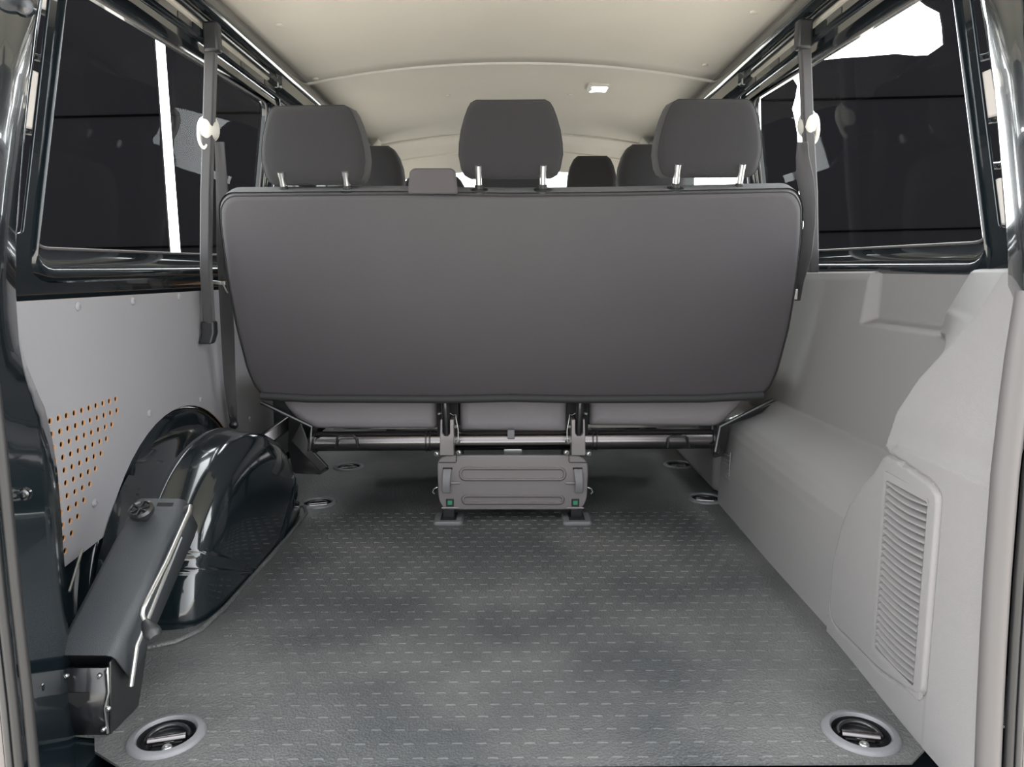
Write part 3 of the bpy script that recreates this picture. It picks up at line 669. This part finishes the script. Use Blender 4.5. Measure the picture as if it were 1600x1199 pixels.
for sx in (0, 1):
    X_ = lambda x: x if sx == 0 else 1602 - x
    # upright with forked top
    u = [(688,656),(691,656),(691,678),(694,682),(700,682),(703,678),(703,656),(709,656),(709,712),(687,712)]
    plate([(X_(x), y) for x, y in u], 1.935, .045, 'upright', M['plate'], bench)
    m = MB(); m.tube([P(X_(695), 622, Y=1.945), P(X_(696), 640, Y=1.945), P(X_(698), 678, Y=1.955)], [.010,.011,.009], 10); m.build('hinge_arm', M['blacksteel'], bench)
    m = MB(); m.extr([P(X_(x), y, Y=1.985) for x, y in [(683,622),(716,622),(716,700),(683,700)]], (0,.01,0)); m.build('hinge_plate', M['dark'], bench)
    for bx, by, r in ((688,646,.004),(714,666,.005),(716,690,.006),(683,709,.007),(718,707,.007)):
        m = MB(); m.lathe(P(X_(bx), by, Y=1.935), (-.4 if sx == 0 else .4,-1,.0), [(r,0),(r,.008),(r*.7,.010)], 8); m.build('bolt', M['zinc'], bench)
    m = MB(); m.tube([P(X_(x), y, Y=1.925) for x, y in [(703,646),(708,649),(712,648),(713,656),(716,672),(716,690)]], .0013, 6); m.build('release_cable', M['zinc'], bench)
    # lever hook
    plate([(X_(x), y) for x, y in [(692,731),(707,731),(707,734),(692,734)]], YP-.001, .002, 'lever_slot', M['dark'], fp, bevel=0)
    m = MB(); L = []
    for x, y, dY, w_ in ((699,733,.0,6.5),(698,742,-.010,6.5),(697,755,-.016,6),(697,765,-.014,6.5),(698,771,-.012,6)):
        L.append([P(X_(x-w_), y, Y=YP+dY), P(X_(x+w_), y, Y=YP+dY), P(X_(x+w_), y, Y=YP+dY-.005), P(X_(x-w_), y, Y=YP+dY-.005)])
    m.loft(L); m.build('release_lever', M['ring_plastic'], fp, bevel=.0015)
    m = MB(); m.tube([P(X_(704), 755, Y=YP-.003), P(X_(718), 755, Y=YP-.003)], .0035, 8); m.build('lever_pin', M['plate'], fp)
    plate([(X_(x), y) for x, y in [(697,780),(709,780),(709,792),(697,792)]], YP-.003, .003, 'indicator_frame', M['blacksteel'], fp, bevel=.0008)
    plate([(X_(x), y) for x, y in [(699.5,783),(706.5,783),(706.5,789.5),(699.5,789.5)]], YP-.0045, .002, 'locked_indicator', M['green'], fp, bevel=.0005)
    m = MB(); m.tube([P(X_(690), 794, Y=YP-.003), P(X_(717), 794, Y=YP-.003)], .0028, 8); m.build('lower_bead', M['plate'], fp)
    m = MB(); m.tube([P(X_(x), y, Y=YP+.004) for x, y in [(684,762),(678,764),(676,769),(679,772)]], .002, 6); m.build('spring_hook', M['zinc'], fp)
    # leg into the floor
    plate([(X_(x), y) for x, y in [(692,796),(710,796),(710,812),(692,812)]], YP+.005, .035, 'leg', M['blacksteel'], bench)
    m = MB(); q = P(X_(701), 815, Z=.0); lo = [(q.x + a, q.y + .012 + b) for a, b in rrect(-.040,-.045,.040,.045,.012,5)]
    m.loft([[Vector((x, y, .0)) for x, y in lo], [Vector((x, y, .004)) for x, y in lo], [Vector((x, y, .0085)) for x, y in inset(lo, .004)]]); m.build('floor_socket_cover', M['ring_plastic'], bench, sharp=40)
    m = MB(); m.box((q.x-.022, q.y-.015, .0086), (q.x+.022, q.y+.05, .0092)); m.build('socket_opening', M['dark'], bench)
m = MB(); m.extr([P(x, y, Y=1.972) for x, y in [(793,672),(804,672),(804,686),(793,686)]], (0,.008,0)); m.build('tube_tab', M['ring_plastic'], tb, bevel=.002)
plate([(787,702),(816,702),(816,713),(787,713)], 1.99, .02, 'centre_catch', M['zinc'], bench, bevel=.002)
# under-seat frame rails seen in the shade
for x0, x1, y0, y1 in ((755,775,664,671),(825,845,664,671)): pass
m = MB(); m.box((-.50, 2.42, .12), (.50, 2.445, .15)); m.box((-.19,2.40,.0),(-.165,2.44,.28)); m.box((.165,2.40,.0),(.19,2.44,.28)); m.box((-.50,2.02,.245),(.52,2.42,.255)); m.build('under_frame', M['blacksteel'], bench)
# ------------------------------------------------------------------ seats farther forward
def seatback(root, cx, w_, Y0, z0, z1, hw, htop, heads, mh):
    m = MB(); lo = round_poly([(cx-w_, z0), (cx+w_, z0), (cx+w_, z1), (cx-w_, z1)], .06, 5)
    tl = .2
    m.loft([[Vector((x, Y0 - (z-z0)*tl + d, z)) for x, z in shr(lo, i)] for i, d in ((.03,-.055),(.005,-.045),(0,-.02),(0,.03),(.02,.05))]); m.build('backrest', M['fabric_head'], root, sharp=60)
    m = MB(); lo = round_poly([(cx-w_, z0-.10), (cx+w_, z0-.10), (cx+w_, z0+.04), (cx-w_, z0+.04)], .04, 5)
    m.loft([[Vector((x, Y0 + d, z)) for x, z in shr(lo, i)] for i, d in ((.03,-.02),(0,.02),(0,.46),(.03,.50))]); m.build('seat_cushion', M['fabric_head'], root, sharp=60)
    for q_ in (-1, 1):
        m = MB(); m.box((cx+q_*w_*.75-.02, Y0+.05, .0), (cx+q_*w_*.75+.02, Y0+.4, z0-.09)); m.build('leg', M['blacksteel'], root)
    Yh = Y0 - (z1-z0)*tl - .01
    for hx in heads:
        H = htop - (z1+.03); half = [(0,.85),(.08,.95),(.35,1),(.6,.96),(.8,.86),(.93,.74),(1,.58)]
        outl = [(hw*s_, v*H) for v, s_ in half] + [(-hw*s_, v*H) for v, s_ in reversed(half)]
        c = Vector((hx, Yh, z1+.03)); m = MB()
        m.loft([[c + Vector((a, d, b)) for a, b in shr(outl, i)] for i, d in ((.03,-.055),(.005,-.045),(0,-.02),(0,.03),(.02,.05))]); h_ = m.build('headrest', mh, root, sharp=70)
        for s_ in (-.06, .06):
            m = MB(); m.tube([c + Vector((s_, 0, -.05)), c + Vector((s_, 0, .02))], .007, 8); m.build('post', M['chrome'], h_)
t = thing('bench_seat', 'dark middle-row bench whose headrests show behind the rear headrests', 'seat', (0, 3.05, 0))
seatback(t, .0, .70, 3.07, .40, .93, .135, 1.165, (-.548, .0, .548), M['fabric_head'])
t = thing('cab_seat', 'black cab seat with rounded headrest seen right of the centre headrest', 'seat', (.42, 4.0, 0), 'cab seats')
seatback(t, .415, .24, 4.02, .42, 1.00, .128, 1.268, (.415,), M['fabric_head'])
t = thing('cab_seat', 'dark cab seat glimpsed around the small belt outlet left of centre', 'seat', (-.42, 4.0, 0), 'cab seats')
seatback(t, -.40, .26, 4.02, .42, 1.00, .165, 1.18, (-.395,), M['fabric_head'])
# ------------------------------------------------------------------ seat belts
def belt(sg, lab, pole, guide, web, web2, anchor):
    root = thing('seat_belt', lab, 'seat belt', (sg*.78, 1.95, .27), 'seat belts on window posts')
    # post cover
    pts = [P(x, y, X=sg*X_) for x, y, X_ in pole]
    m = MB(); m.sweep(pts, .0135, .012, (1,.1*sg,0), (0,1,0)); m.build('post_cover', M['webbing'], root, bevel=.004)
    m = MB(); m.sweep([pts[0] + Vector((0,0,.012)), pts[0] - Vector((0,0,.055))], .018, .016, (1,0,0), (0,1,0)); m.build('post_cap', M['black_plastic'], root, bevel=.006)
    m = MB(); e = pts[-1]; m.sweep([e + Vector((0,0,.03)), e, e - Vector((-.006*sg,.01,.028))], .017, .015, (1,0,0), (0,1,0))
    if sg < 0: m.build('post_foot', M['black_plastic'], root, bevel=.005)
    # belt guide: rounded shell with loop
    g0 = P(*guide, X=sg*.742)
    m = MB(); lo = [(a*.021, b*.038) for a, b in [(math.cos(q), math.sin(q)*(1 if math.sin(q) > 0 else .8)) for q in [2*PI*k/24 for k in range(24)]]]
    m.loft([[g0 + Vector((a*s_, d, b*s_ + .0)) for a, b in lo] for s_, d in ((.3,-.036),(.7,-.032),(.92,-.022),(1,-.01),(.95,.004))]); gd = m.build('belt_guide', M['cream'], root, sharp=60)
    m = MB(); c = g0 + Vector((sg*.011, -.02, -.012)); m.tube([c + Vector((sg*.012*math.cos(q), 0, .034*math.sin(q))) for q in [2*PI*k/20 for k in range(21)]], .0055, 8, False); m.build('guide_loop', M['cream'], gd)
    for wv, nm in ((web, 'webbing'), (web2, 'webbing')):
        if not wv: continue
        m = MB(); m.loft([[P(xl, y, Y=Yq), P((xl+xr)/2, y, Y=Yq+.006), P(xr, y, Y=Yq-.002)] for xl, xr, y, Yq in wv], False); m.build(nm, M['webbing'], root, solid=.0025, sharp=80)
    for x, y, Y_ in anchor[:1]:
        p = P(x, y, Y=Y_); m = MB(); m.lathe(p, (0,-1,0), [(.012,0),(.012,.006),(.008,.010),(.004,.012)], 14); an = m.build('anchor_bolt', M['blacksteel'], root)
        m = MB(); m.sweep([p, p + Vector((sg*.006, 0, .055))], .010, .003, (1,0,0), (0,1,0)); m.build('anchor_tab', M['blacksteel'], an, bevel=.002)
    return root
bl = belt(-1, 'black seat belt on post with cream guide in front of left window', [(331,44,.705),(327,180,.735),(323,300,.765),(322,420,.778),(328,520,.776)], (330,203),
     [(336,350,222,1.86),(337,353,260,1.88),(338,358,330,1.90),(338,360,390,1.92),(341,362,438,1.94)],
     [(341,362,440,1.94),(345,366,520,1.96),(350,368,600,1.97),(356,370,640,1.98),(360,370,652,1.98)], [(366,664,1.985)])
m = MB(); m.sweep([P(330,441,Y=1.92), P(352,443,Y=1.92)], .003, .0045, (0,1,0), (0,0,1)); bt_ = m.build('belt_tongue', M['zinc'], bl, bevel=.001)
m = MB(); m.tube([P(x, y, Y=1.915) for x, y in [(346,440),(350,447),(354,455),(356,458)]], .002, 6); m.build('tongue_stop', M['chrome'], bt_)
br_ = belt(1, 'black twisted seat belt on post with cream guide in front of right window', [(1256,40,.705),(1261,180,.735),(1268,300,.765),(1270,426,.79)], (1259,196),
     [(1246,1262,222,1.84),(1244,1264,245,1.85),(1245,1272,280,1.86),(1252,1275,315,1.87),(1256,1274,350,1.88),(1250,1268,400,1.90),(1245,1256,440,1.92),(1242,1250,470,1.94)], None, [])
m = MB(); m.sweep([P(1244,452,Y=1.93), P(1243,468,Y=1.93)], .004, .003, (1,0,0), (0,1,0)); m.build('belt_tongue', M['chrome'], br_, bevel=.001)
# ------------------------------------------------------------------ roof lamp
p = P(935, 137, Z=1.375); t = thing('roof_lamp', 'small square courtesy lamp with white lens on the headliner', 'lamp', p)
zc = 1.396 - .064*(abs(p.x)/.7)**2.1
p = P(935, 137, Z=zc-.004)
t.location = p; t['_o'] = tuple(p)
lo = [(p.x+a, p.y+b) for a, b in rrect(-.040,-.050,.040,.050,.012,5)]
m = MB(); m.loft([[Vector((x, y, zc+.006)) for x, y in lo], [Vector((x, y, zc-.006)) for x, y in lo], [Vector((x, y, zc-.010)) for x, y in inset(lo, .006)]]); m.build('lamp_housing', M['cream'], t, sharp=40)
m = MB(); li = inset(lo, .015); m.loft([[Vector((x, y, zc-.0101)) for x, y in li], [Vector((x, y, zc-.0125)) for x, y in inset(li, .003)]]); m.build('lamp_lens', M['frost'], t, sharp=40)
# ------------------------------------------------------------------ stowed jack by the left arch
J0 = Vector((-.61, 1.02, 0))
jk = thing('car_jack', 'black covered jack with wheel knob and zinc crank leaning before left wheel arch', 'jack', J0)
BR = P(178,1024,Y=1.0); TR = P(292,777,Y=1.255); ax = (TR - BR).normalized(); wd = Vector((-1,0,0)); wd = (wd - ax*wd.dot(ax)).normalized()
nn = ax.cross(wd).normalized()
if nn.z < 0: nn = -nn
def J(u, v, h_): return BR + ax*u + wd*v + nn*h_    # u along, v to the left, h above top face
LJ = (TR-BR).length
m = MB(); W_ = .092
def sec(u, dw, dh): return [J(u, -.002-dw, -.075+dh*0), J(u, -dw, -.012), J(u, .004, -.003), J(u, .012, 0), J(u, W_-.012+dw, 0), J(u, W_-.003+dw, -.004), J(u, W_+dw, -.012), J(u, W_+dw, -.075)]
secs = [sec(0,0,0), sec(LJ*.5,.0,0), sec(LJ*.9,.0,0), sec(LJ-.004,-.002,0)]
m.loft(secs, False); m.loft([secs[-1], [J(LJ, .004, -.012)]*3+[J(LJ,.012,-.01)]+[J(LJ, W_-.012, -.01)]+[J(LJ, W_-.004, -.012)]*3], False)
m.build('jack_cover', M['plastic_dark'], jk, sharp=60, solid=.003, offset=-1)
m = MB(); m.loft([[J(LJ-.02, .008, -.02), J(LJ-.02, W_-.008, -.02), J(LJ-.02, W_-.008, -.07), J(LJ-.02, .008, -.07)], [J(.01, .008, -.02), J(.01, W_-.008, -.02), J(.01, W_-.008, -.07), J(.01, .008, -.07)]]); m.build('jack_arm', M['blacksteel'], jk)
kc = J(LJ*.84, .055, .0); m = MB()
m.lathe(kc, nn, [(.008,0),(.008,.010),(.018,.012),(.0205,.016),(.0205,.024),(.016,.027),(.014,.024),(.004,.024),(.004,.026)], 18); kn = m.build('wheel_knob', M['paint_satin'], jk, sharp=40)
for k in range(6):
    a = PI*k/3; d = (ax*math.cos(a) + wd*math.sin(a)); m = MB(); m.tube([kc + nn*.026 + d*.003, kc + nn*.027 + d*.016], .0016, 6); m.build('knob_spoke', M['paint_satin'], kn)
m = MB(); m.add([J(LJ*.955,.018,.0004), J(LJ*.955,.046,.0004), J(LJ*.93,.046,.0004), J(LJ*.93,.018,.0004)], [(0,1,2,3)]); m.build('cover_slot', M['dark'], jk)
# lower steel channel
y0 = BR.y
m = MB(); zl = BR.z - .022
m.loft([[Vector((BR.x-.012, y0+.004, zl)), Vector((BR.x-.100, y0+.004, zl))], [Vector((BR.x-.014, y0+.0, .045)), Vector((BR.x-.100, y0, .045))], [Vector((BR.x-.020, y0+.004, .0)), Vector((BR.x-.095, y0+.004, .0))]], False); m.build('base_channel', M['blacksteel'], jk, solid=.003)
m = MB(); m.extr([Vector((BR.x-.010, y0+.002, zl+.01)), Vector((BR.x-.014, y0+.0, .045)), Vector((BR.x-.020, y0+.004, .0)), Vector((BR.x-.015, y0+.075, .0)), Vector((BR.x-.006, y0+.08, .05)), Vector((BR.x-.004, y0+.12, zl+.03))], (.003,0,0)); m.build('side_flange', M['paint_satin'], jk, bevel=.001)
m = MB(); m.tube([Vector((BR.x-.010, y0-.001, zl+.004)), Vector((BR.x-.012, y0-.001, .07)), Vector((BR.x-.020, y0-.001, .045)), Vector((BR.x-.020, y0+.001, .004))], .0022, 8); m.build('flange_edge', M['zinc'], jk)
for dx, z, r in ((.022,zl-.008,.0035),(.070,zl-.008,.0035),(.014,.045,.004),(.024,.012,.0035)):
    m = MB(); m.lathe((BR.x-dx, y0-.001, z), (0,-1,0), [(r,0),(r,.003),(r*.6,.005)], 10); m.build('rivet', M['zinc'], jk)
m = MB(); c = Vector((BR.x-.058, y0-.0025, .058)); m.extr([c + Vector((a, 0, b)) for a, b in ((-.018,.012),(.018,.012),(.016,.0),(0,-.012),(-.016,.0))], (0,.001,0)); m.build('cutout_mark', M['dark'], jk)
# crank
cr = [P(x, y, Y=Y_) for x, y, Y_ in [(284,800,1.245),(290,795,1.242),(297,792,1.235),(296,800,1.225),(260,880,1.12),(232,935,1.05),(223,953,1.03),(222,962,1.025),(226,970,1.02),(231,978,1.015)]]
m = MB(); m.tube(cr, .0046, 10); ck = m.build('crank_rod', M['zinc'], jk, label='bright zinc crank rod')
m = MB(); d = (cr[-1]-cr[-2]).normalized(); m.lathe(cr[-1]-d*.008, d, [(.006,0),(.009,.006),(.0125,.020),(.0125,.026),(.008,.032),(.002,.033)], 14); m.build('crank_knob', M['black_plastic'], ck)
m = MB(); m.tube([P(282,840,Y=1.19), P(214,1010,Y=1.03), P(205,1072,Y=1.02)], .0035, 8); m.build('spindle', M['zinc'], jk)
m = MB(); m.sweep([P(281,815,Y=1.235), P(283,805,Y=1.24)], .004, .008, (1,0,0), (0,1,0)); m.build('crank_clip', M['cream'], jk, bevel=.001)
# clean up bookkeeping keys
for o in bpy.data.objects:
    if '_o' in o.keys(): del o['_o']
